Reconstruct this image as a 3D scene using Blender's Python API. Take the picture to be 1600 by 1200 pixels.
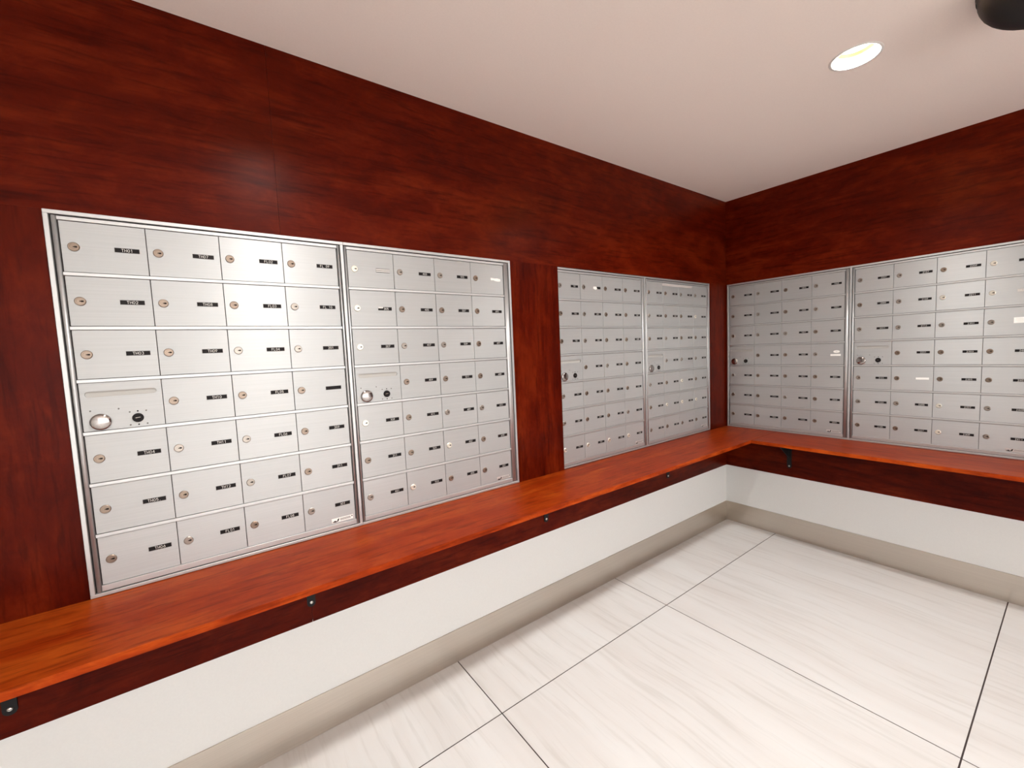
import bpy, bmesh, math, random
from mathutils import Vector, Matrix

random.seed(7)
for o in list(bpy.data.objects):
    bpy.data.objects.remove(o)
scene = bpy.context.scene
COL = scene.collection

# ------------------------------------------------------------------ camera
cam_d = bpy.data.cameras.new('camera')
cam = bpy.data.objects.new('camera', cam_d)
COL.objects.link(cam)
cam_d.sensor_fit = 'HORIZONTAL'
cam_d.sensor_width = 36.0
cam_d.lens = 656.237 / 1600 * 36
cam_d.clip_start = 0.02
yaw, pitch, roll = 0.62789, -0.077343, -0.043605
cy_, sy_, cp_, sp_ = math.cos(yaw), math.sin(yaw), math.cos(pitch), math.sin(pitch)
F = Vector((sy_ * cp_, cy_ * cp_, sp_))
R0 = Vector((cy_, -sy_, 0))
U0 = R0.cross(F)
Rv = math.cos(roll) * R0 + math.sin(roll) * U0
Uv = -math.sin(roll) * R0 + math.cos(roll) * U0
M = Matrix((Rv, Uv, -F)).transposed().to_4x4()
M.translation = Vector((-3.01154, -1.52934, 1.30064))
cam.matrix_world = M
scene.camera = cam

# ------------------------------------------------------------------ world, exposure, light levels
world = bpy.data.worlds.new('world')
scene.world = world
world.use_nodes = True
bg = world.node_tree.nodes['Background']
bg.inputs[0].default_value = (1.0, 0.98, 0.96, 1)      # sky fill, let in by the added fill_window_1 behind the camera
bg.inputs[1].default_value = 5.4
vs = scene.view_settings
vs.view_transform = 'Standard'
vs.look = 'None'
vs.exposure = 0.2
vs.gamma = 1.0
vs.use_curve_mapping = False
LAMP_WATTS = 10.8
LAMP_COLOUR = (1.0, 1.0, 0.985)
LAMP_GLOW = 14.0
H = 2.2716                       # ceiling height
# (x, y, watts factor): one downlight in view, its row, an added fill pair, and the rear row
LAMPS = [(-1.095, -1.012, 1.75), (-2.72, -0.95, 1.75),
         (-2.72, -2.60, 0.7), (-4.30, -2.60, 0.7),
         (-1.15, -4.20, 1.0), (-2.72, -4.20, 1.0), (-4.30, -4.20, 1.0)]

# ------------------------------------------------------------------ materials
def new_mat(name):
    m = bpy.data.materials.new(name)
    m.use_nodes = True
    return m, m.node_tree.nodes, m.node_tree.links, m.node_tree.nodes['Principled BSDF']

def plain(name, col, rough=0.5, metal=0.0, spec=0.5):
    m, n, l, b = new_mat(name)
    b.inputs['Base Color'].default_value = (*col, 1)
    b.inputs['Roughness'].default_value = rough
    b.inputs['Metallic'].default_value = metal
    b.inputs['Specular IOR Level'].default_value = spec
    return m

def ramp(n, stops):
    r = n.new('ShaderNodeValToRGB')
    e = r.color_ramp.elements
    while len(e) < len(stops):
        e.new(0.5)
    for k, (p, c) in enumerate(stops):
        e[k].position = p
        e[k].color = (*c, 1)
    return r

def wood(name, axis, tone=1.0, rough=0.30, g=1.0, spec=0.07, flat=0.0):
    """cherry laminate; axis = index of the direction the grain runs in"""
    m, n, l, b = new_mat(name)
    geo = n.new('ShaderNodeNewGeometry')
    oi = n.new('ShaderNodeObjectInfo')
    off = n.new('ShaderNodeVectorMath'); off.operation = 'SCALE'
    off.inputs[0].default_value = (13.1, 7.7, 5.3)
    off.inputs['Scale'].default_value = 1.0
    add = n.new('ShaderNodeVectorMath'); add.operation = 'ADD'
    l.new(geo.outputs['Position'], add.inputs[0]); l.new(off.outputs[0], add.inputs[1])
    def mapped(along, across):
        mp = n.new('ShaderNodeMapping')
        s = [across] * 3
        s[axis] = along
        mp.inputs['Scale'].default_value = s
        l.new(add.outputs[0], mp.inputs['Vector'])
        return mp
    def noise(mp, scale, detail, rgh, dist):
        t = n.new('ShaderNodeTexNoise')
        t.inputs['Scale'].default_value = scale
        t.inputs['Detail'].default_value = detail
        t.inputs['Roughness'].default_value = rgh
        t.inputs['Distortion'].default_value = dist
        l.new(mp.outputs[0], t.inputs['Vector'])
        return t
    big = noise(mapped(0.9, 5.5), 1.0, 6, 0.62, 1.3)      # broad figure
    fine = noise(mapped(7.0, 75.0), 1.0, 3, 0.6, 0.4)     # pores
    mott = noise(mapped(9.0, 16.0), 1.0, 4, 0.7, 0.6)      # mottled blotches
    k = tone
    lo, hi = 1 + 0.75 * flat, 1 - 0.22 * flat
    r1 = ramp(n, [(0.28, (0.064*k*lo, 0.0032*k*g*lo, 0.0005*k*lo)), (0.5, (0.122*k, 0.0078*k*g, 0.0012*k)), (0.74, (0.205*k*hi, 0.0200*k*g*hi, 0.0034*k*hi))])
    mixf = n.new('ShaderNodeMath'); mixf.operation = 'MULTIPLY_ADD'
    l.new(mott.outputs['Fac'], mixf.inputs[0]); mixf.inputs[1].default_value = 0.55
    l.new(big.outputs['Fac'], mixf.inputs[2])
    sub = n.new('ShaderNodeMath'); sub.operation = 'SUBTRACT'
    l.new(mixf.outputs[0], sub.inputs[0]); sub.inputs[1].default_value = 0.275
    l.new(sub.outputs[0], r1.inputs['Fac'])
    r2 = ramp(n, [(0.32, (0.50, 0.42, 0.42)), (0.50, (1, 1, 1))])
    l.new(fine.outputs['Fac'], r2.inputs['Fac'])
    mul = n.new('ShaderNodeMixRGB'); mul.blend_type = 'MULTIPLY'; mul.inputs[0].default_value = 0.8
    l.new(r1.outputs[0], mul.inputs[1]); l.new(r2.outputs[0], mul.inputs[2])
    l.new(mul.outputs[0], b.inputs['Base Color'])
    b.inputs['Roughness'].default_value = rough
    b.inputs['Specular IOR Level'].default_value = spec
    bp = n.new('ShaderNodeBump'); bp.inputs['Strength'].default_value = 0.06; bp.inputs['Distance'].default_value = 0.002
    l.new(fine.outputs['Fac'], bp.inputs['Height']); l.new(bp.outputs[0], b.inputs['Normal'])
    return m

def brushed(name, col, rough, along, metal=1.0, aniso=0.6, var=0.10):
    """brushed sheet metal; along = world vector of the brushing"""
    m, n, l, b = new_mat(name)
    geo = n.new('ShaderNodeNewGeometry')
    oi = n.new('ShaderNodeObjectInfo')
    mp = n.new('ShaderNodeMapping')
    mp.inputs['Scale'].default_value = [3.0 if abs(a) > 0.5 else 420.0 for a in along]
    l.new(geo.outputs['Position'], mp.inputs['Vector'])
    t = n.new('ShaderNodeTexNoise'); t.inputs['Scale'].default_value = 1.0; t.inputs['Detail'].default_value = 3
    l.new(mp.outputs[0], t.inputs['Vector'])
    r = ramp(n, [(0.3, tuple(c * 0.93 for c in col)), (0.7, col)])
    l.new(t.outputs['Fac'], r.inputs['Fac'])
    v = n.new('ShaderNodeMapRange')
    v.inputs['To Min'].default_value = 1 - var; v.inputs['To Max'].default_value = 1.0
    l.new(oi.outputs['Random'], v.inputs['Value'])
    mul = n.new('ShaderNodeVectorMath'); mul.operation = 'SCALE'
    l.new(r.outputs[0], mul.inputs[0]); l.new(v.outputs[0], mul.inputs['Scale'])
    l.new(mul.outputs[0], b.inputs['Base Color'])
    b.inputs['Metallic'].default_value = metal
    b.inputs['Roughness'].default_value = rough
    b.inputs['Anisotropic'].default_value = aniso
    tan = n.new('ShaderNodeCombineXYZ')
    tan.inputs[2].default_value = 1.0        # highlights spread across the brushing, i.e. upright
    l.new(tan.outputs[0], b.inputs['Tangent'])
    bp = n.new('ShaderNodeBump'); bp.inputs['Strength'].default_value = 0.05; bp.inputs['Distance'].default_value = 0.0005
    l.new(t.outputs['Fac'], bp.inputs['Height']); l.new(bp.outputs[0], b.inputs['Normal'])
    return m

def paint(name, col, rough=0.6):
    m, n, l, b = new_mat(name)
    geo = n.new('ShaderNodeNewGeometry')
    t = n.new('ShaderNodeTexNoise'); t.inputs['Scale'].default_value = 180; t.inputs['Detail'].default_value = 3
    l.new(geo.outputs['Position'], t.inputs['Vector'])
    r = ramp(n, [(0.3, tuple(c * 0.975 for c in col)), (0.7, col)])
    l.new(t.outputs['Fac'], r.inputs['Fac']); l.new(r.outputs[0], b.inputs['Base Color'])
    b.inputs['Roughness'].default_value = rough
    b.inputs['Specular IOR Level'].default_value = 0.3
    bp = n.new('ShaderNodeBump'); bp.inputs['Strength'].default_value = 0.08; bp.inputs['Distance'].default_value = 0.001
    l.new(t.outputs['Fac'], bp.inputs['Height']); l.new(bp.outputs[0], b.inputs['Normal'])
    return m

def tile_mat(name):
    """pale porcelain with long soft streaks running along y"""
    m, n, l, b = new_mat(name)
    geo = n.new('ShaderNodeNewGeometry')
    oi = n.new('ShaderNodeObjectInfo')
    off = n.new('ShaderNodeVectorMath'); off.operation = 'SCALE'
    off.inputs[0].default_value = (17.0, 9.0, 3.0)
    l.new(oi.outputs['Random'], off.inputs['Scale'])
    add = n.new('ShaderNodeVectorMath'); add.operation = 'ADD'
    l.new(geo.outputs['Position'], add.inputs[0]); l.new(off.outputs[0], add.inputs[1])
    warp = n.new('ShaderNodeTexNoise'); warp.inputs['Scale'].default_value = 1.3; warp.inputs['Detail'].default_value = 2
    l.new(add.outputs[0], warp.inputs['Vector'])
    ws = n.new('ShaderNodeVectorMath'); ws.operation = 'MULTIPLY'
    ws.inputs[1].default_value = (0.11, 0.06, 0)
    l.new(warp.outputs['Color'], ws.inputs[0])
    add2 = n.new('ShaderNodeVectorMath'); add2.operation = 'ADD'
    l.new(add.outputs[0], add2.inputs[0]); l.new(ws.outputs[0], add2.inputs[1])
    def streak(sx, sy, det):
        mp = n.new('ShaderNodeMapping'); mp.inputs['Scale'].default_value = (sx, sy, 1)
        l.new(add2.outputs[0], mp.inputs['Vector'])
        t = n.new('ShaderNodeTexNoise'); t.inputs['Scale'].default_value = 1; t.inputs['Detail'].default_value = det
        t.inputs['Roughness'].default_value = 0.6
        l.new(mp.outputs[0], t.inputs['Vector'])
        return t
    a = streak(8, 0.7, 6)
    c = streak(46, 2.6, 6)
    r1 = ramp(n, [(0.28, (0.625, 0.60, 0.575)), (0.50, (0.675, 0.66, 0.64)), (0.70, (0.70, 0.695, 0.68))])
    r2 = ramp(n, [(0.34, (0.875, 0.865, 0.85)), (0.48, (1, 1, 1))])
    l.new(a.outputs['Fac'], r1.inputs['Fac']); l.new(c.outputs['Fac'], r2.inputs['Fac'])
    mul = n.new('ShaderNodeMixRGB'); mul.blend_type = 'MULTIPLY'; mul.inputs[0].default_value = 0.75
    l.new(r1.outputs[0], mul.inputs[1]); l.new(r2.outputs[0], mul.inputs[2])
    l.new(mul.outputs[0], b.inputs['Base Color'])
    b.inputs['Roughness'].default_value = 0.33
    b.inputs['Specular IOR Level'].default_value = 0.45
    return m

def glow(name, col, strength):
    m, n, l, b = new_mat(name)
    b.inputs['Base Color'].default_value = (0.9, 0.9, 0.9, 1)
    b.inputs['Emission Color'].default_value = (*col, 1)
    b.inputs['Emission Strength'].default_value = strength
    return m

W_X = wood('cherry_grain_along_x', 0, 0.64)
W_Y = wood('cherry_grain_along_y', 1, 0.70)
S_X = wood('cherry_shelf_lit_x', 0, 2.0, 0.38, 1.75, 0.07, 0.7)  # wall laminate lightened: the stronger light on the shelf tops is in the tone
S_Y = wood('cherry_shelf_lit_y', 1, 2.0, 0.38, 1.75, 0.07, 0.7)
W_Z = wood('cherry_grain_upright', 2, 0.62)
EDGE_X = wood('cherry_edge_band_x', 0, 2.4, 0.32, 1.7)
EDGE_Y = wood('cherry_edge_band_y', 1, 2.4, 0.32, 1.7)
PAINT = paint('white_wall_paint', (0.745, 0.75, 0.735))
BACKING = plain('dark_backing_board', (0.03, 0.012, 0.008), 0.9)
CEIL = paint('ceiling_paint', (0.93, 0.815, 0.75), 0.7)
TILE = tile_mat('streaked_porcelain')
GROUT = plain('dark_grout', (0.05, 0.035, 0.032), 0.9)
STEEL = {0: brushed('brushed_steel_x', (0.64, 0.585, 0.52), 0.28, (1, 0, 0), 1.0, 0.5, 0.0),
         1: brushed('brushed_steel_y', (0.64, 0.585, 0.52), 0.28, (0, 1, 0), 1.0, 0.5, 0.0)}
ALU = {0: brushed('brushed_aluminium_x', (0.47, 0.476, 0.473), 0.46, (1, 0, 0), 0.42, 0.75, 0.06),
       1: brushed('brushed_aluminium_y', (0.47, 0.476, 0.473), 0.46, (0, 1, 0), 0.42, 0.75, 0.06)}
RAIL = plain('extruded_aluminium', (0.55, 0.556, 0.554), 0.44, 0.75)
DARK = plain('dark_recess', (0.035, 0.028, 0.025), 0.8)
SLOTPAN = plain('recess_pan_aluminium', (0.40, 0.385, 0.36), 0.55, 0.2)
BLACK = plain('black_plastic', (0.010, 0.008, 0.008), 0.5, 0.0, 0.15)
LETTER = plain('engraved_white', (0.72, 0.70, 0.66), 0.6)
WHITE = plain('white_card', (0.88, 0.86, 0.82), 0.6)
EDGE_GREY = plain('plate_edge_grey', (0.16, 0.145, 0.135), 0.5, 0.0, 0.2)
GREY = plain('grey_print', (0.33, 0.32, 0.31), 0.5)
TAPE = plain('aged_tape', (0.50, 0.455, 0.43), 0.5)
SILVER = plain('silver_tag', (0.62, 0.60, 0.57), 0.4, 0.5)
CHROME = plain('spun_chrome', (0.38, 0.35, 0.335), 0.16, 1.0)
_n = CHROME.node_tree.nodes
_t = _n.new('ShaderNodeTangent'); _t.direction_type = 'RADIAL'; _t.axis = 'Y'
CHROME.node_tree.links.new(_t.outputs[0], _n['Principled BSDF'].inputs['Tangent'])
_n['Principled BSDF'].inputs['Anisotropic'].default_value = 0.95
_n['Principled BSDF'].inputs['Anisotropic Rotation'].default_value = 0.25
NICKEL = plain('nickel_lock', (0.36, 0.32, 0.28), 0.34, 0.9)
BRONZE = plain('bronze_lock', (0.27, 0.21, 0.165), 0.36, 0.9)
BRIGHT = plain('bright_lock', (0.80, 0.76, 0.66), 0.3, 0.7)  # paler lock metal; holds the lamp reflection on the second bank's first column
KEYHOLE = plain('keyhole', (0.012, 0.008, 0.007), 0.8, 0.0, 0.1)
IRON = plain('black_powder_coat', (0.008, 0.008, 0.009), 0.6, 0.0, 0.25)
ZINC = plain('zinc_screw', (0.80, 0.78, 0.74), 0.28, 0.9)
DOME = plain('smoked_black_plastic', (0.013, 0.013, 0.014), 0.5, 0.0, 0.3)
TRIM_W = plain('white_trim', (0.80, 0.76, 0.72), 0.5)
REFLECTOR = plain('glow_tinted_reflector', (0.75, 0.42, 0.16), 0.3, 0.7)  # orange puts the lens's overexposed warm rim into the reflector colour
GLASS, _n, _l, _b = new_mat('fill_window_glass')
_tr, _mx, _gl = _n.new('ShaderNodeBsdfTransparent'), _n.new('ShaderNodeMixShader'), _n.new('ShaderNodeBsdfGlossy')
_gl.inputs['Roughness'].default_value = 0.02
_mx.inputs[0].default_value = 0.08
_l.new(_tr.outputs[0], _mx.inputs[1]); _l.new(_gl.outputs[0], _mx.inputs[2])
_l.new(_mx.outputs[0], _n['Material Output'].inputs['Surface'])
LENS = glow('lamp_glow', (1.0, 0.90, 0.76), LAMP_GLOW)

# ------------------------------------------------------------------ helpers
def obj(name, mesh, parent=None, loc=(0, 0, 0), label=None, kind=None):
    o = bpy.data.objects.new(name, mesh)
    COL.objects.link(o)
    o.location = loc
    if parent is not None:
        o.parent = parent
    if label: o['label'] = label
    if kind: o['kind'] = kind
    return o

def thing(name, label, cat, loc=(0, 0, 0), rz=0.0, group=None, mesh=None):
    o = bpy.data.objects.new(name, mesh)
    COL.objects.link(o)
    o.location = loc
    o.rotation_euler = (0, 0, rz)
    o['label'] = label
    o['category'] = cat
    if group: o['group'] = group
    return o

def to_mesh(name, bm, mats):
    me = bpy.data.meshes.new(name)
    bm.normal_update()
    bm.to_mesh(me)
    bm.free()
    for m in mats:
        me.materials.append(m)
    return me

def add_box(bm, x0, x1, y0, y1, z0, z1, mi=0, bevel=0.0):
    c = bmesh.ops.create_cube(bm, size=1.0)
    vs_ = c['verts']
    for v in vs_:
        v.co = Vector((x0 + (v.co.x + .5) * (x1 - x0), y0 + (v.co.y + .5) * (y1 - y0), z0 + (v.co.z + .5) * (z1 - z0)))
    fs = list({f for v in vs_ for f in v.link_faces})
    for f in fs:
        f.material_index = mi
    if bevel > 0:
        es = list({e for f in fs for e in f.edges})
        r = bmesh.ops.bevel(bm, geom=es, offset=bevel, segments=1, affect='EDGES')
        for f in r['faces']:
            f.material_index = mi

def box_mesh(name, dims, mat, bevel=0.0):
    bm = bmesh.new()
    add_box(bm, *dims, 0, bevel)
    return to_mesh(name, bm, [mat])

def add_disc_stack(bm, cx, cz, prof, seg=24, mi=0, smooth=False, cap=True):
    """lathe about an axis along y at (cx, cz); prof = [(radius, y), ...]"""
    rings = []
    for r, y in prof:
        if r <= 1e-6:
            rings.append([bm.verts.new((cx, y, cz))])
        else:
            rings.append([bm.verts.new((cx + r * math.cos(2 * math.pi * k / seg), y, cz + r * math.sin(2 * math.pi * k / seg))) for k in range(seg)])
    fs = []
    for a, b in zip(rings, rings[1:]):
        for k in range(seg):
            j = (k + 1) % seg
            if len(b) == 1:
                fs.append(bm.faces.new((a[k], a[j], b[0])))
            elif len(a) == 1:
                fs.append(bm.faces.new((a[0], b[j], b[k])))
            else:
                fs.append(bm.faces.new((a[k], a[j], b[j], b[k])))
    if cap and len(rings[-1]) > 1:
        fs.append(bm.faces.new(rings[-1]))
    for f in fs:
        f.material_index = mi
        f.smooth = smooth
    return fs

def add_poly(bm, pts, y, mi=0, thick=0.0):
    """flat polygon in the xz plane, facing -y (optionally with depth towards +y)"""
    v = [bm.verts.new((p[0], y, p[1])) for p in pts]
    f = bm.faces.new(v)
    f.material_index = mi
    f.normal_update()
    if f.normal.y > 0:
        f.normal_flip()
    if thick:
        w = [bm.verts.new((p[0], y + thick, p[1])) for p in pts]
        for k in range(len(v)):
            j = (k + 1) % len(v)
            g = bm.faces.new((v[k], v[j], w[j], w[k]))
            g.material_index = mi
    return f

def capsule(x0, x1, z0, z1, n=8):
    r = (z1 - z0) / 2
    zc = (z0 + z1) / 2
    pts = []
    for k in range(n + 1):
        a = -math.pi / 2 + math.pi * k / n
        pts.append((x1 - r + r * math.cos(a), zc + r * math.sin(a)))
    for k in range(n + 1):
        a = math.pi / 2 + math.pi * k / n
        pts.append((x0 + r + r * math.cos(a), zc + r * math.sin(a)))
    return pts

# single-stroke lettering (unit box 0.62 x 1)
def arc(cx, cz, rx, rz, a0, a1, n=6):
    return [(cx + rx * math.cos(math.radians(a0 + (a1 - a0) * k / n)), cz + rz * math.sin(math.radians(a0 + (a1 - a0) * k / n))) for k in range(n + 1)]
STROKES = {
    '0': [arc(.31, .5, .29, .5, 0, 360, 12)],
    '1': [[(.14, .82), (.34, 1), (.34, 0)]],
    '2': [arc(.31, .71, .27, .29, 170, -35, 7) + [(.04, 0), (.6, 0)]],
    '3': [arc(.29, .75, .25, .25, 150, -90, 6) + arc(.29, .26, .30, .26, 90, -150, 7)],
    '4': [[(.46, 0), (.46, 1), (.02, .3), (.62, .3)]],
    '5': [[(.55, 1), (.12, 1), (.08, .56)] + arc(.29, .31, .29, .31, 125, -145, 8)],
    '6': [[(.5, .97), (.12, .5)] + arc(.31, .3, .28, .3, 150, 510, 10)],
    '7': [[(.02, 1), (.6, 1), (.2, 0)]],
    '8': [arc(.31, .75, .24, .25, 0, 360, 10), arc(.31, .26, .29, .26, 0, 360, 10)],
    '9': [[(.14, .03), (.5, .5)] + arc(.31, .7, .28, .3, -30, 330, 10)],
    'T': [[(.0, 1), (.62, 1)], [(.31, 1), (.31, 0)]],
    'H': [[(.03, 0), (.03, 1)], [(.59, 0), (.59, 1)], [(.03, .5), (.59, .5)]],
    'F': [[(.06, 0), (.06, 1), (.6, 1)], [(.06, .52), (.5, .52)]],
    'L': [[(.06, 1), (.06, 0), (.58, 0)]],
    '.': [[(.25, .0), (.25, .12)]],
    ' ': [],
}

def add_text(bm, text, cx, cz, h, y, mi, w=0.12):
    adv = 0.84 * h
    x0 = cx - (len(text) * adv - 0.22 * h) / 2
    hw = w * h / 2
    for k, ch in enumerate(text):
        for line in STROKES[ch]:
            pts = [Vector((x0 + k * adv + p[0] * h, cz - h / 2 + p[1] * h)) for p in line]
            for a, b in zip(pts, pts[1:]):
                d = b - a
                if d.length < 1e-7:
                    continue
                d = d.normalized() * hw
                nrm = Vector((-d.y, d.x))
                a2, b2 = a - d * .5, b + d * .5
                add_poly(bm, [a2 + nrm, a2 - nrm, b2 - nrm, b2 + nrm], y, mi)

def poly_with_holes(bm, outer, holes, place, mi=0):
    """planar face set with holes; place maps (a, b) to 3D; returns hole vertex loops"""
    edges, loops = [], []
    for loop in [outer] + holes:
        vv = [bm.verts.new(place(*p)) for p in loop]
        loops.append(vv)
        for k in range(len(vv)):
            edges.append(bm.edges.new((vv[k], vv[(k + 1) % len(vv)])))
    r = bmesh.ops.triangle_fill(bm, use_beauty=True, use_dissolve=False, edges=edges)
    for f in r['geom']:
        if isinstance(f, bmesh.types.BMFace):
            f.material_index = mi
    return loops

# ------------------------------------------------------------------ setting: floor
Z_WOOD0, Z_SHELF, Z_HEAD = 0.4103, 0.697, 1.7008
X0, Y0 = -5.1, -5.4              # far ends of the room (behind and left of the camera)
floor = obj('floor', box_mesh('floor', (X0, 0.10, Y0, 0.10, -0.06, -0.0012), GROUT), kind='structure')
xs = [0.012, -1.2425, -2.2475, -3.2525, -4.2575, X0]
ys = [0.012, -0.3275, -1.3455, -2.3635, -3.3815, -4.3995, Y0]
G = 0.0022
n_tile = 0
for xa, xb in zip(xs[1:], xs):
    for ya, yb in zip(ys[1:], ys):
        obj('tile', box_mesh('tile', (xa + G, xb - G, ya + G, yb - G, -0.012, 0.0), TILE), floor)

# ------------------------------------------------------------------ ceiling with the lamp openings
bm = bmesh.new()
R_HOLE = 0.066
circ = lambda x, y, r, n=32: [(x + r * math.cos(2 * math.pi * k / n), y + r * math.sin(2 * math.pi * k / n)) for k in range(n)]
poly_with_holes(bm, [(X0, Y0), (0.10, Y0), (0.10, 0.10), (X0, 0.10)], [circ(x, y, R_HOLE) for x, y, _ in LAMPS], lambda a, b: (a, b, H))
add_box(bm, X0, 0.10, Y0, 0.10, H + 0.12, H + 0.16)
ceiling = obj('ceiling', to_mesh('ceiling', bm, [CEIL]), kind='structure')

# ------------------------------------------------------------------ walls
bm = bmesh.new()
add_box(bm, X0, 0.10, 0.018, 0.10, 0, H, 1)
add_box(bm, X0, 0.004, 0.003, 0.03, 0.0, Z_WOOD0 + 0.004)
wall_left = obj('wall_left', to_mesh('wall_left', bm, [PAINT, BACKING]), kind='structure')
bm = bmesh.new()
add_box(bm, 0.018, 0.10, Y0, 0.10, 0, H, 1)
add_box(bm, 0.003, 0.03, Y0, 0.004, 0.0, Z_WOOD0 + 0.004)
wall_right = obj('wall_right', to_mesh('wall_right', bm, [PAINT, BACKING]), kind='structure')
WX0, WX1, WZ0, WZ1 = -4.6, -0.5, 0.25, 2.15
bm = bmesh.new()
for d in ((X0, WX0, 0, H), (WX1, 0.1, 0, H), (WX0, WX1, 0, WZ0), (WX0, WX1, WZ1, H)):
    add_box(bm, d[0], d[1], Y0 - 0.1, Y0, d[2], d[3])
obj('wall_back', to_mesh('wall_back', bm, [PAINT]), kind='structure')
bm = bmesh.new()                  # unseen window added to brighten ceiling and lower walls: three mullions, four panes
for xa, xb, za, zb_ in [(WX0, WX1, WZ0, WZ0 + .05), (WX0, WX1, WZ1 - .05, WZ1)] + [(WX0 + k * (WX1 - WX0 - .05) / 4, WX0 + k * (WX1 - WX0 - .05) / 4 + .05, WZ0 + .05, WZ1 - .05) for k in range(5)]:
    add_box(bm, xa, xb, Y0 - 0.08, Y0 - 0.02, za, zb_)
win = obj('fill_window_1', to_mesh('fill_window_1', bm, [RAIL]), kind='structure')
for k in range(4):
    xa = WX0 + k * (WX1 - WX0 - .05) / 4 + .05
    obj('fill_window_pane', box_mesh('fill_window_pane', (xa, xa + (WX1 - WX0 - .05) / 4 - .05, Y0 - .053, Y0 - .047, WZ0 + .05, WZ1 - .05), GLASS), win)
obj('wall_side', box_mesh('wall_side', (X0 - 0.1, X0, Y0, 0.1, 0, H), PAINT), kind='structure')

SEAM = -2.785
def panel(parent, dims, mat):
    obj('wood_panel', box_mesh('wood_panel', dims, mat), parent)
U1L, U2R, U3L, U4R = -3.3045, -1.8870, -1.6000, -0.2090     # edges of the mailbox openings
T = 0.0179
panel(wall_left, (X0, SEAM - .0003, 0, T, Z_HEAD, H), W_X)
panel(wall_left, (SEAM + .0003, 0, 0, T, Z_HEAD, H), W_X)
panel(wall_left, (X0, U1L, 0, T, Z_SHELF, Z_HEAD - .0001), W_Z)
panel(wall_left, (U2R, U3L, -0.0005, T, Z_SHELF, Z_HEAD - .0001), W_Z)
panel(wall_left, (U4R, 0, 0, T, Z_SHELF, Z_HEAD - .0001), W_Z)
panel(wall_left, (X0, SEAM - .0006, 0, T, Z_WOOD0, Z_SHELF), W_X)
panel(wall_left, (SEAM + .0006, 0, 0, T, Z_WOOD0, Z_SHELF), W_X)
U5L, U6R = -0.0105, -1.4250
panel(wall_right, (0, T, Y0, 0, Z_HEAD, H), W_Y)
panel(wall_right, (0, T, U5L, 0, Z_SHELF, Z_HEAD - .0001), W_Z)
panel(wall_right, (0, T, Y0, U6R, Z_SHELF, Z_HEAD - .0001), W_Z)
panel(wall_right, (0, T, Y0, 0, Z_WOOD0, Z_SHELF), W_Y)

obj('baseboard_left', box_mesh('baseboard_left', (X0, -0.001, -0.001, 0.0029, 0.0005, 0.1413), STEEL[0], 0.0004), kind='structure')
obj('baseboard_right', box_mesh('baseboard_right', (-0.001, 0.0029, Y0, -0.0015, 0.0005, 0.1413), STEEL[1], 0.0004), kind='structure')

# ------------------------------------------------------------------ shelves
SH_A, SH_B, SH_T = -0.334, -0.357, 0.0193
sh = thing('wall_shelf', 'long cherry wood shelf below the four mailbox banks of the left wall', 'shelf', (X0, 0, Z_SHELF))
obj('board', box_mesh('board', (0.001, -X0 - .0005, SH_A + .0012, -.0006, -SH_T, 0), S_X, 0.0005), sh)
obj('edge_band', box_mesh('edge_band', (0.001, -X0 + SH_B, SH_A, SH_A + .0012, -SH_T + .0002, -.0002), EDGE_X), sh, label='lighter orange edge band along the front of the shelf')
sh2 = thing('wall_shelf', 'shorter cherry wood shelf running right from the corner under the two right wall mailbox banks', 'shelf', (0, SH_A - .0006, Z_SHELF))
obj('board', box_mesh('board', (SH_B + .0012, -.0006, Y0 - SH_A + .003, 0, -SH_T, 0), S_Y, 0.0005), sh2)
obj('edge_band', box_mesh('edge_band', (SH_B, SH_B + .0012, Y0 - SH_A + .003, 0, -SH_T + .0002, -.0002), EDGE_Y), sh2, label='lighter orange edge band along the front of the shelf')

# ------------------------------------------------------------------ shelf brackets (local: wall plane y=0, out = -y, z=0 at the shelf's underside)
def bracket_meshes():
    w = 0.013
    bm = bmesh.new()
    pts = [(-w, 0)]
    pts += [(-w + 0.0, -0.199)] + [(w * math.cos(a), -0.199 + w * math.sin(a)) for a in [math.pi + math.pi * k / 10 for k in range(1, 10)]] + [(w, -0.199), (w, 0)]
    add_poly(bm, pts, -0.0045, 0, 0.0042)
    up = to_mesh('upright_leg', bm, [IRON])
    arm = box_mesh('shelf_arm', (-w, w, -0.285, -0.0046, -0.0045, -0.0004), IRON, 0.0008)
    bm = bmesh.new()
    v = []
    for x in (-0.0022, 0.0022):
        v.append([bm.verts.new((x, -0.0046, -0.0046)), bm.verts.new((x, -0.0046, -0.14)), bm.verts.new((x, -0.012, -0.14)), bm.verts.new((x, -0.20, -0.012)), bm.verts.new((x, -0.20, -0.0046))])
    bm.faces.new(v[0]); bm.faces.new(v[1][::-1])
    for k in range(5):
        j = (k + 1) % 5
        bm.faces.new((v[0][j], v[0][k], v[1][k], v[1][j]))
    bmesh.ops.recalc_face_normals(bm, faces=bm.faces)
    web = to_mesh('gusset', bm, [IRON])
    bm = bmesh.new()
    add_disc_stack(bm, 0, 0, [(0.0052, 0.0), (0.0052, -0.0012), (0.0035, -0.0026), (0, -0.0031)], 14, 0, True)
    add_box(bm, -0.0032, 0.0032, -0.0036, -0.0026, -0.0005, 0.0005, 1)
    screw = to_mesh('screw', bm, [ZINC, KEYHOLE])
    return up, arm, web, screw
BR = bracket_meshes()
def bracket(loc, rz, label):
    t = thing('shelf_bracket', label, 'bracket', loc, rz, 'black brackets under the shelves')
    obj('upright_leg', BR[0], t)
    obj('shelf_arm', BR[1], t)
    obj('gusset', BR[2], t)
    for z in (-0.196,):
        obj('screw', BR[3], t, (0, -0.0045, z), label='zinc screw head')
ZB = Z_SHELF - SH_T
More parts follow.
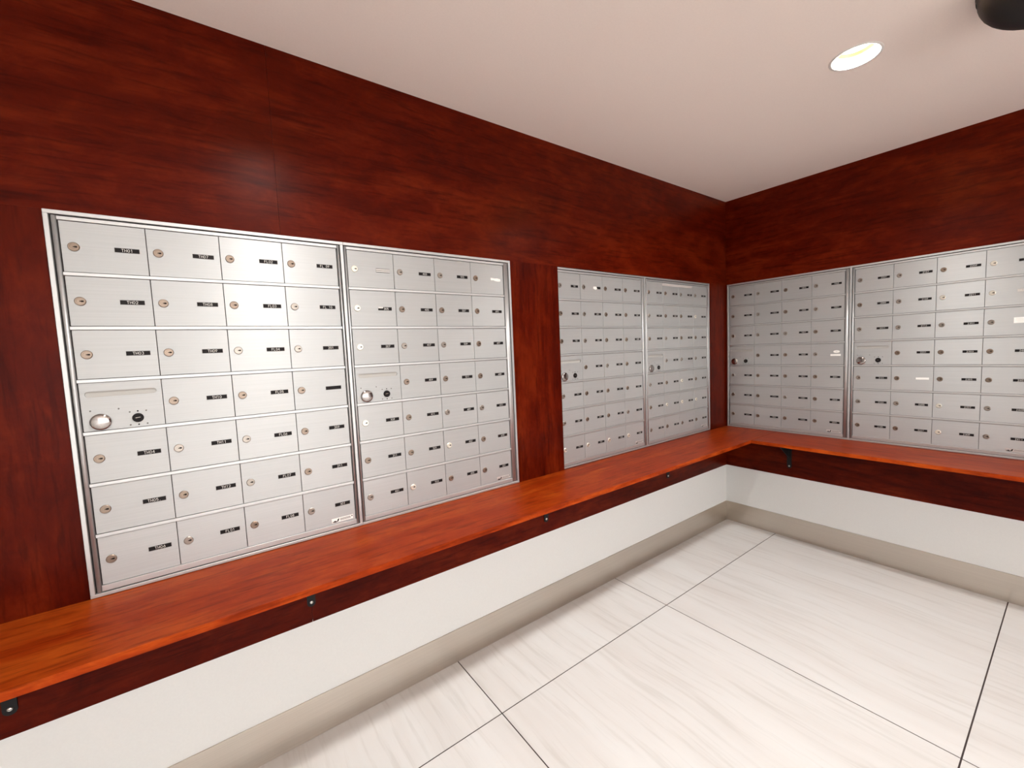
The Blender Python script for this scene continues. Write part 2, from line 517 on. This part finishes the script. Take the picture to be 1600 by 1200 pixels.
bracket((-3.465, 0, ZB), 0, 'black bracket under the left wall shelf, below the empty panel left of the mailboxes')
bracket((-2.785, 0, ZB), 0, 'black bracket with white screw below the shelf, above the upright joint in the wood band')
bracket((-1.733, 0, ZB), 0, 'black bracket below the left wall shelf, under the wood post between mailbox pairs')
bracket((-0.727, 0, ZB), 0, 'small black bracket on the left wall, the one nearest the room corner')
bracket((0, -0.409, ZB), -math.pi / 2, 'black bracket with long upright leg on the right wall')

# ------------------------------------------------------------------ mailbox banks
P, ROW = 0.1651, 0.13682
ZTOP = 1.67667
DW, DH = P - 0.0016, 0.1262
MOUNT = 0.008                     # depth behind the door fronts

def door_mesh(mat, h=DH):
    return box_mesh('mailbox_door', (0, DW, 0, 0.006, -h, 0), mat, 0.0005)

def master_mesh(mat):
    bm = bmesh.new()
    loops = poly_with_holes(bm, [(0, -DH), (DW, -DH), (DW, 0), (0, 0)], [capsule(0.009, 0.1525, -0.0375, -0.0225)], lambda a, b: (a, 0.0, b))
    bmesh.ops.recalc_face_normals(bm, faces=bm.faces)
    for f in bm.faces:
        if f.normal.y > 0:
            f.normal_flip()
    for loop, depth in ((loops[0], 0.006), (loops[1], 0.0045)):
        back = [bm.verts.new((v.co.x, depth, v.co.z)) for v in loop]
        for k in range(len(loop)):
            j = (k + 1) % len(loop)
            bm.faces.new((loop[k], loop[j], back[j], back[k]))
    return to_mesh('outgoing_mail_door', bm, [mat])

bm = bmesh.new()
add_poly(bm, capsule(0.0088, 0.1527, -0.0377, -0.0223), 0.0040, 0)
SLOT = to_mesh('letter_slot', bm, [SLOTPAN])

def lock_mesh(mat):
    bm = bmesh.new()
    add_disc_stack(bm, 0, 0, [(0.0112, 0.0), (0.0112, -0.0022), (0.0098, -0.0034), (0.0072, -0.0034), (0.0068, -0.0028)], 24, 0)
    add_poly(bm, [(-0.0014, 0.0010), (-0.0014, -0.0010), (0.0067, -0.0013), (0.0067, 0.0013)], -0.00305, 1)
    add_poly(bm, [(0.0016, 0.0021), (0.0016, -0.0021), (0.0066, -0.0019), (0.0066, 0.0019)], -0.00308, 1)
    return to_mesh('lock', bm, [mat, KEYHOLE])
LOCKS = [lock_mesh(NICKEL), lock_mesh(BRONZE), lock_mesh(BRIGHT)]

bm = bmesh.new()
add_disc_stack(bm, 0, 0, [(0.0212, 0.0), (0.0212, -0.0060), (0.0205, -0.0072), (0.0160, -0.0088), (0.009, -0.0098), (0, -0.0102)], 32, 0, True)
KNOB = to_mesh('chrome_knob', bm, [CHROME])
bm = bmesh.new()
add_disc_stack(bm, 0, 0, [(0.0122, 0.0), (0.0122, -0.003), (0.0108, -0.0042), (0.0082, -0.0042), (0.0078, -0.0034)], 24, 0)
add_poly(bm, [(-0.005, -0.0007), (0.005, 0.0005), (0.005, 0.0016), (-0.005, 0.0006)], -0.00365, 1)
MASTER_LOCK = to_mesh('master_lock', bm, [BLACK, NICKEL])
def rivet_mesh(r, mat):
    bm = bmesh.new()
    add_disc_stack(bm, 0, 0, [(r, 0.0), (r * .8, -0.0009), (0, -0.0012)], 10, 0, True)
    return to_mesh('rivet', bm, [mat])
RIVET, RIVET_D = rivet_mesh(0.0020, EDGE_GREY), rivet_mesh(0.0020, KEYHOLE)

TW, TH_ = 0.0252, 0.0060
def tag_mesh(text):
    bm = bmesh.new()
    add_box(bm, -TW, TW, -0.0010, 0.0, -TH_, TH_, 2, 0.0003)
    add_poly(bm, [(-TW + .0007, -TH_ + .0006), (TW - .0007, -TH_ + .0006), (TW - .0007, TH_ - .0006), (-TW + .0007, TH_ - .0006)], -0.0011, 0)
    if text:
        add_text(bm, text, 0.0, 0.0, 0.0072, -0.0012, 1, 0.115)
    return to_mesh('number_plate', bm, [BLACK, LETTER, EDGE_GREY])
def special_tag(kind):
    bm = bmesh.new()
    if kind == 'white':
        add_box(bm, -TW, TW, -0.0008, 0, -TH_ * .92, TH_ * .92, 0, 0.0004)
        mats = [WHITE]
    elif kind == 'holder':       # empty metal holder with two ribs
        add_box(bm, -TW, TW, -0.0010, 0, -TH_ - .001, TH_ + .001, 0)
        for z in (-0.0062, 0.0, 0.0062):
            add_box(bm, -TW, TW, -0.0017, -0.001, z - .0007, z + .0007, 1)
        mats = [SILVER, DARK]
    elif kind == 'half':         # black plate with a white sticker peeling across its left half
        add_box(bm, -TW, TW, -0.0010, 0, -TH_, TH_, 0, 0.0003)
        add_poly(bm, [(-TW - .006, -.004), (-TW + .012, -.0105), (.000, -.0045), (-.006, .0058), (-TW - .002, .0062)], -0.0013, 1)
        mats = [BLACK, WHITE]
    elif kind == 'torn305':
        add_box(bm, -TW, TW, -0.0010, 0, -TH_, TH_, 0, 0.0003)
        add_poly(bm, [(-TW, .001), (-.008, .001), (-.006, TH_), (-TW, TH_)], -0.00118, 2)
        add_text(bm, '305', 0.004, 0, 0.0074, -0.00125, 1, 0.14)
        mats = [BLACK, LETTER, SILVER]
    elif kind == 'torn':         # paper tag with ragged edge
        add_poly(bm, [(-TW, -.004), (-.010, -.003), (-.002, -.0058), (.012, -.0075), (TW, -.006), (TW, .0035), (.008, .0062), (-.004, .005), (-TW, .0068)], -0.0008, 0, 0.0007)
        mats = [WHITE]
    elif kind == 'silver':
        add_box(bm, -TW, TW, -0.0010, 0, -TH_, TH_, 0, 0.0003)
        add_text(bm, '1711', 0.0, 0, 0.0074, -0.00115, 1, 0.12)
        mats = [SILVER, GREY]
    return to_mesh('number_plate', bm, mats)

bm = bmesh.new()                  # maker's sticker: pale strip, winged mark, grey text bar
add_box(bm, -0.035, 0.037, -0.0006, 0, -0.0074, 0.0074, 0, 0.0002)
add_poly(bm, [(-.034, -.0045), (-.027, -.002), (-.0245, .0005), (-.022, -.003), (-.017, -.003), (-.015, .0035), (-.010, .005), (-.0105, .001), (-.0135, -.005), (-.022, -.0068), (-.030, -.006)], -0.0008, 1)
add_poly(bm, [(-.007, -.0035), (.028, -.0035), (.028, .0042), (-.007, .0042)], -0.0008, 2)
for z in (-0.0015, 0.0015):
    add_poly(bm, [(-.005, z - .0004), (.026, z - .0004), (.026, z + .0004), (-.005, z + .0004)], -0.0009, 0)
add_poly(bm, [(.031, .001), (.035, .001), (.035, .005), (.031, .005)], -0.0008, 1)
STICKER_W = to_mesh('maker_sticker', bm, [WHITE, BLACK, GREY])
STICKER_S = STICKER_W.copy()
STICKER_S.materials[0] = SILVER

def bank(label, origin, rz, axis, grid, bright=(), left_trim=True, mid_gap=None, sticker=STICKER_S, tape=False, seed=1, header=True):
    """one mailbox bank: local x along the wall, -y out of the wall, z=0 at the top of the first door row"""
    rnd = random.Random(seed)
    alu = ALU[axis]
    u = thing('mailbox_bank', label, 'mailboxes', origin, rz, 'built-in mailbox banks')
    W = 4 * P - 0.0016
    B = -(6 * ROW) - 0.1287       # bottom of the last doors
    zb = Z_SHELF + 0.0012 - ZTOP  # bottom of the frame
    zt = Z_HEAD - 0.0006 - ZTOP
    xl = left_trim                # (outer x, inner x) of the left trim, or None
    # back pan seen only in the dark gaps
    o_l, o_r = mid_gap
    obj('back_pan', box_mesh('back_pan', (o_l + .0003, W + o_r - .0003, 0.0062, MOUNT, zb + .0005, zt - .0005), DARK), u)
    # outer trim
    tw = 0.0098
    def trim(dims, nm='frame_trim'):
        obj(nm, box_mesh(nm, dims, RAIL, 0.0008), u)
    top = (o_l, W + o_r, -0.005, 0.0061, zt - 0.0098, zt)
    bot = (o_l, W + o_r, -0.005, 0.0061, zb, zb + 0.0092)
    trim(top); trim(bot)
    if left_trim:
        trim((o_l, o_l + tw, -0.0049, 0.0061, zb + .0093, zt - .0099))
    trim((W + o_r - (tw if o_r > .02 else .0088), W + o_r, -0.0049, 0.0061, zb + .0093, zt - .0099))
    # rounded stiles either side of the doors
    def stile(x0, x1):
        bm = bmesh.new()
        n = 6
        prof = [(x0, 0.006)] + [((x0 + x1) / 2 - (x1 - x0) / 2 * math.cos(math.pi * k / n), -0.0005 - 0.0042 * math.sin(math.pi * k / n)) for k in range(n + 1)] + [(x1, 0.006)]
        za, zz = zb + 0.0105, zt - 0.0128
        lo = [bm.verts.new((p[0], p[1], za)) for p in prof]
        hi = [bm.verts.new((p[0], p[1], zz)) for p in prof]
        for k in range(len(prof) - 1):
            f = bm.faces.new((lo[k], lo[k + 1], hi[k + 1], hi[k]))
            f.smooth = 1 <= k < len(prof) - 2
        bm.faces.new(lo[::-1]); bm.faces.new(hi)
        obj('stile', to_mesh('stile', bm, [RAIL]), u)
    sl = (o_l + tw + .0032) if left_trim else o_l + .0028
    stile(sl, -0.0028)
    er = W + o_r - (tw if o_r > .02 else .0088) - 0.0030
    stile(W + 0.0032, er)
    # rails
    def rail(z0, z1, nm='rail'):
        obj(nm, box_mesh(nm, (-0.0022, W + 0.0026, -0.003, 0.0061, z0, z1), RAIL, 0.0007), u)
    rail(0.0012, zt - 0.0132, 'header_rail')
    for k in range(1, 7):
        rail(-k * ROW + 0.0008, -k * ROW + ROW - DH - 0.0012)
    rail(zb + 0.0118, B - 0.0008, 'sill_rail')
    if sticker is None:
        pass
    dm, mm = door_mesh(alu), None
    dl = door_mesh(alu, 0.1287)
    for c in range(4):
        for r in range(7):
            val = grid[c][r]
            loc = (c * P, 0, -r * ROW)
            if val == 'M':
                mm = master_mesh(alu)
                d = obj('outgoing_mail_door', mm, u, loc, label='wide slot door for outgoing mail with chrome knob and black lock')
                obj('letter_slot', SLOT, d)
                obj('chrome_knob', KNOB, d, (0.034, 0, -0.1035), label='round mirror-bright chrome knob')
                obj('master_lock', MASTER_LOCK, d, (0.108, 0, -0.1015), label='black round lock')
                for x, z, k in ((.016, -.0732, 0), (.0708, -.0728, 0), (.0921, -.0842, 0), (.1262, -.0835, 0), (.0911, -.1195, 0), (.1262, -.1195, 0), (.1085, -.0832, 1), (.1083, -.1200, 1)):
                    obj('rivet', RIVET_D if k else RIVET, d, (x, 0, z))
                continue
            d = obj('mailbox_door', dl if r == 6 else dm, u, loc)
            d.rotation_euler = (rnd.uniform(-.004, .004), 0, rnd.uniform(-.0025, .0025))
            lk = LOCKS[2] if (c, r) in bright else LOCKS[rnd.choice((0, 0, 1, 1, 1))]
            obj('lock', lk, d, (0.0226, 0.0, -0.0633))
            tx = (0.1233 + rnd.uniform(-.0006, .0006), 0, -0.0630 + rnd.uniform(-.0005, .0005))
            if val in ('white', 'holder', 'half', 'torn305', 'torn', 'silver'):
                lab = {'white': 'blank white name card', 'holder': 'empty silver plate holder', 'half': 'black plate half covered by a white sticker',
                       'torn305': 'black plate 305 with worn silver edge', 'torn': 'torn white paper tag', 'silver': 'pale silver number plate'}[val]
                obj('number_plate', special_tag(val), d, tx, label=lab)
            elif val.startswith('oval'):
                obj('number_plate', special_tag('white'), d, (tx[0], 0, -0.0695), label='blank white name card')
                bm = bmesh.new()
                add_poly(bm, [(0.016 * math.cos(a), 0.0078 * math.sin(a)) for a in [2 * math.pi * k / 20 for k in range(20)]], -0.0008, 0, 0.0007)
                add_poly(bm, [(0.004 * math.cos(a), 0.0016 * math.sin(a)) for a in [2 * math.pi * k / 10 for k in range(10)]], -0.0009, 1)
                obj('oval_sticker', to_mesh('oval_sticker', bm, [WHITE, SILVER]), d, (0.1285, 0, -0.0495), label='oval white sticker')
            elif val == 'paper':
                bm = bmesh.new()
                add_box(bm, -0.031, 0.031, -0.0006, 0, -0.013, 0.013, 0)
                for k, (a, b2) in enumerate(((-.024, .022), (-.026, .012), (-.020, .025))):
                    add_poly(bm, [(a, .006 - k * .006), (b2, .006 - k * .006), (b2, .0072 - k * .006), (a, .0072 - k * .006)], -0.0008, 1)
                obj('paper_note', to_mesh('paper_note', bm, [WHITE, SILVER]), d, (0.1225, 0, -0.060), label='white paper note with faint lines')
            else:
                obj('number_plate', tag_mesh(val), d, tx)
            if c == 3 and r == 6:
                obj('maker_sticker', sticker, d, (0.1185, 0, -0.1165), label='strip sticker with dark winged mark and grey text bar')
    if tape:
        obj('tape_strip', box_mesh('tape_strip', (0.155, 0.475, -0.0009, -0.0002, -0.0185, -0.0055), TAPE), u, label='pale strip of tape across the top doors')
    return u

g1 = [['TH01', 'TH02', 'TH03', 'M', 'TH04', 'TH05.', 'TH06'],
      ['TH07', 'TH08', 'TH09', 'TH10', 'TH11', 'TH12', 'FL01'],
      ['FL02', 'FL03', 'FL04', 'FL05', 'FL06', 'FL07', 'FL08'],
      ['FL 09', 'FL 10', '201', '', '209', '211', '301']]
g2 = [['holder', 'torn305', '307', 'M', '309', '311', '401'],
      ['403', '405', '407', '409', '411', '501', '503'],
      ['505', '507', '509', '511', '601', '602', '603'],
      ['torn', '605', '607', '609', '611', '619', '621']]
seq = []
for fl in range(7, 25):
    for s in (1, 3, 5, 7, 9, 11):
        seq.append('%d%02d' % (fl, s))
it = iter(seq)
def grid_of():
    g = [[next(it) if not (c == 0 and r == 3) else 'M' for r in range(7)] for c in range(4)]
    return g
g3, g4, g5, g6 = grid_of(), grid_of(), grid_of(), grid_of()
g3[1][0] = 'half'
g5[3][3] = 'oval'
g6[1][4] = 'white'

g6[3][1] = 'silver'
g6[3][2] = 'paper'

x1, x2, x3, x4 = -3.2790, -2.5847, -1.6035, -0.8965
y5, y6 = -0.0280, -0.7345
Wd = 4 * P - 0.0016
RA = 0.0095                      # the far pair of the left wall sits a little deeper
h12 = (x2 - (x1 + Wd))           # gap between neighbouring door fields
bank('leftmost aluminium mailbox bank on the left wall, doors marked TH01 to TH12', (x1, 0, ZTOP), 0, 0, g1,
     left_trim=True, mid_gap=(-0.0253, h12 - 0.0125), sticker=STICKER_W, seed=3)
bank('aluminium mailbox bank second from left with bright locks in its first column', (x2, 0, ZTOP), 0, 0, g2,
     bright={(0, 0), (0, 1), (0, 2), (0, 4), (1, 6), (2, 5)}, left_trim=False, mid_gap=(-0.0123, U2R - (x2 + Wd) - .0003), seed=5)
h34 = (x4 - (x3 + Wd))
bank('aluminium mailbox bank right of the wood post, its left edge tucked behind the post', (x3, RA, ZTOP), 0, 0, g3,
     bright={(0, 6), (1, 6), (2, 6), (3, 6)}, left_trim=False, mid_gap=(U3L - x3 + .0004, h34 - 0.0150), seed=8)
bank('left wall mailbox bank nearest the room corner, with a strip of tape across its top', (x4, RA, ZTOP), 0, 0, g4,
     bright={(1, 5), (2, 5), (3, 5), (2, 4), (3, 1)}, left_trim=False, mid_gap=(-0.0146, U4R - (x4 + Wd) - .0003), tape=True, seed=13)
h56 = ((y5 - Wd) - y6)
bank('right wall mailbox bank nearest the corner, with an oval white sticker on one door', (0, y5, ZTOP), -math.pi / 2, 1, g5,
     left_trim=True, mid_gap=(y5 - U5L + .0003, h56 - 0.0150), seed=21)
bank('rightmost mailbox bank, cut off by the right edge, with a white name card', (0, y6, ZTOP), -math.pi / 2, 1, g6,
     bright={(2, 5), (2, 6), (3, 0), (3, 1), (2, 1)}, left_trim=False, mid_gap=(-0.0146, (y6 - Wd) - U6R - .0003), seed=34)

# ------------------------------------------------------------------ ceiling downlights
def lathe_z(bm, prof, seg=32, mi=0, smooth=True, cap=False):
    rings = [[bm.verts.new((r * math.cos(2 * math.pi * k / seg), r * math.sin(2 * math.pi * k / seg), z)) for k in range(seg)] for r, z in prof]
    for a, b in zip(rings, rings[1:]):
        for k in range(seg):
            j = (k + 1) % seg
            f = bm.faces.new((a[k], a[j], b[j], b[k])); f.material_index = mi; f.smooth = smooth
    if cap:
        f = bm.faces.new(rings[-1]); f.material_index = mi
bm = bmesh.new()
lathe_z(bm, [(0.0655, 0.004), (0.0655, -0.0005), (0.0685, -0.0022), (0.0745, -0.0018), (0.0760, -0.0002)])
RING = to_mesh('trim_ring', bm, [TRIM_W])
bm = bmesh.new()
lathe_z(bm, [(0.0652, 0.002), (0.0600, 0.024), (0.0475, 0.046)])
CUP = to_mesh('reflector', bm, [REFLECTOR])
bm = bmesh.new()
lathe_z(bm, [(0.0490, 0.042), (0.044, 0.0385), (0.030, 0.0365), (0.012, 0.0358)], cap=True)
LENSM = to_mesh('lens', bm, [LENS])
lab = ['round recessed downlight glowing on the ceiling near the right wall', 'recessed downlight above the left mailboxes, out of view', 'added fill downlight behind the camera, right one of the middle pair',
       'added fill downlight behind the camera, left one of the middle pair', 'recessed downlight behind the camera, right end of the rear row',
       'recessed downlight behind the camera, middle of the rear row', 'recessed downlight behind the camera, left end of the rear row']
for k, (x, y, w) in enumerate(LAMPS):
    t = thing('ceiling_downlight', lab[k], 'light', (x, y, H), 0, 'recessed ceiling downlights')
    obj('trim_ring', RING, t)
    obj('reflector', CUP, t)
    obj('lens', LENSM, t, label='glowing lens')
    ld = bpy.data.lights.new('downlight_bulb', 'AREA')
    ld.shape = 'DISK'
    ld.size = 0.088
    ld.spread = math.radians(165)
    ld.energy = LAMP_WATTS * w
    ld.color = LAMP_COLOUR
    lo = bpy.data.objects.new('bulb', ld)
    COL.objects.link(lo)
    lo.parent = t
    lo.location = (0, 0, 0.034)

# ------------------------------------------------------------------ black dome on the ceiling at the top right
DX, DY, DR = -1.08, -1.455, 0.166
bm = bmesh.new()
lathe_z(bm, [(DR * .98, 0.0), (DR * .97, -0.016)], 40)
lathe_z(bm, [(DR * .96 * math.cos(a), -0.015 - DR * .68 * math.sin(a)) for a in [math.pi / 2 * k / 12 for k in range(12)]], 40, cap=True)
thing('ceiling_dome', 'black ceiling dome cut off by the top right corner of the frame', 'dome', (DX, DY, H), 0, None, to_mesh('ceiling_dome', bm, [DOME]))
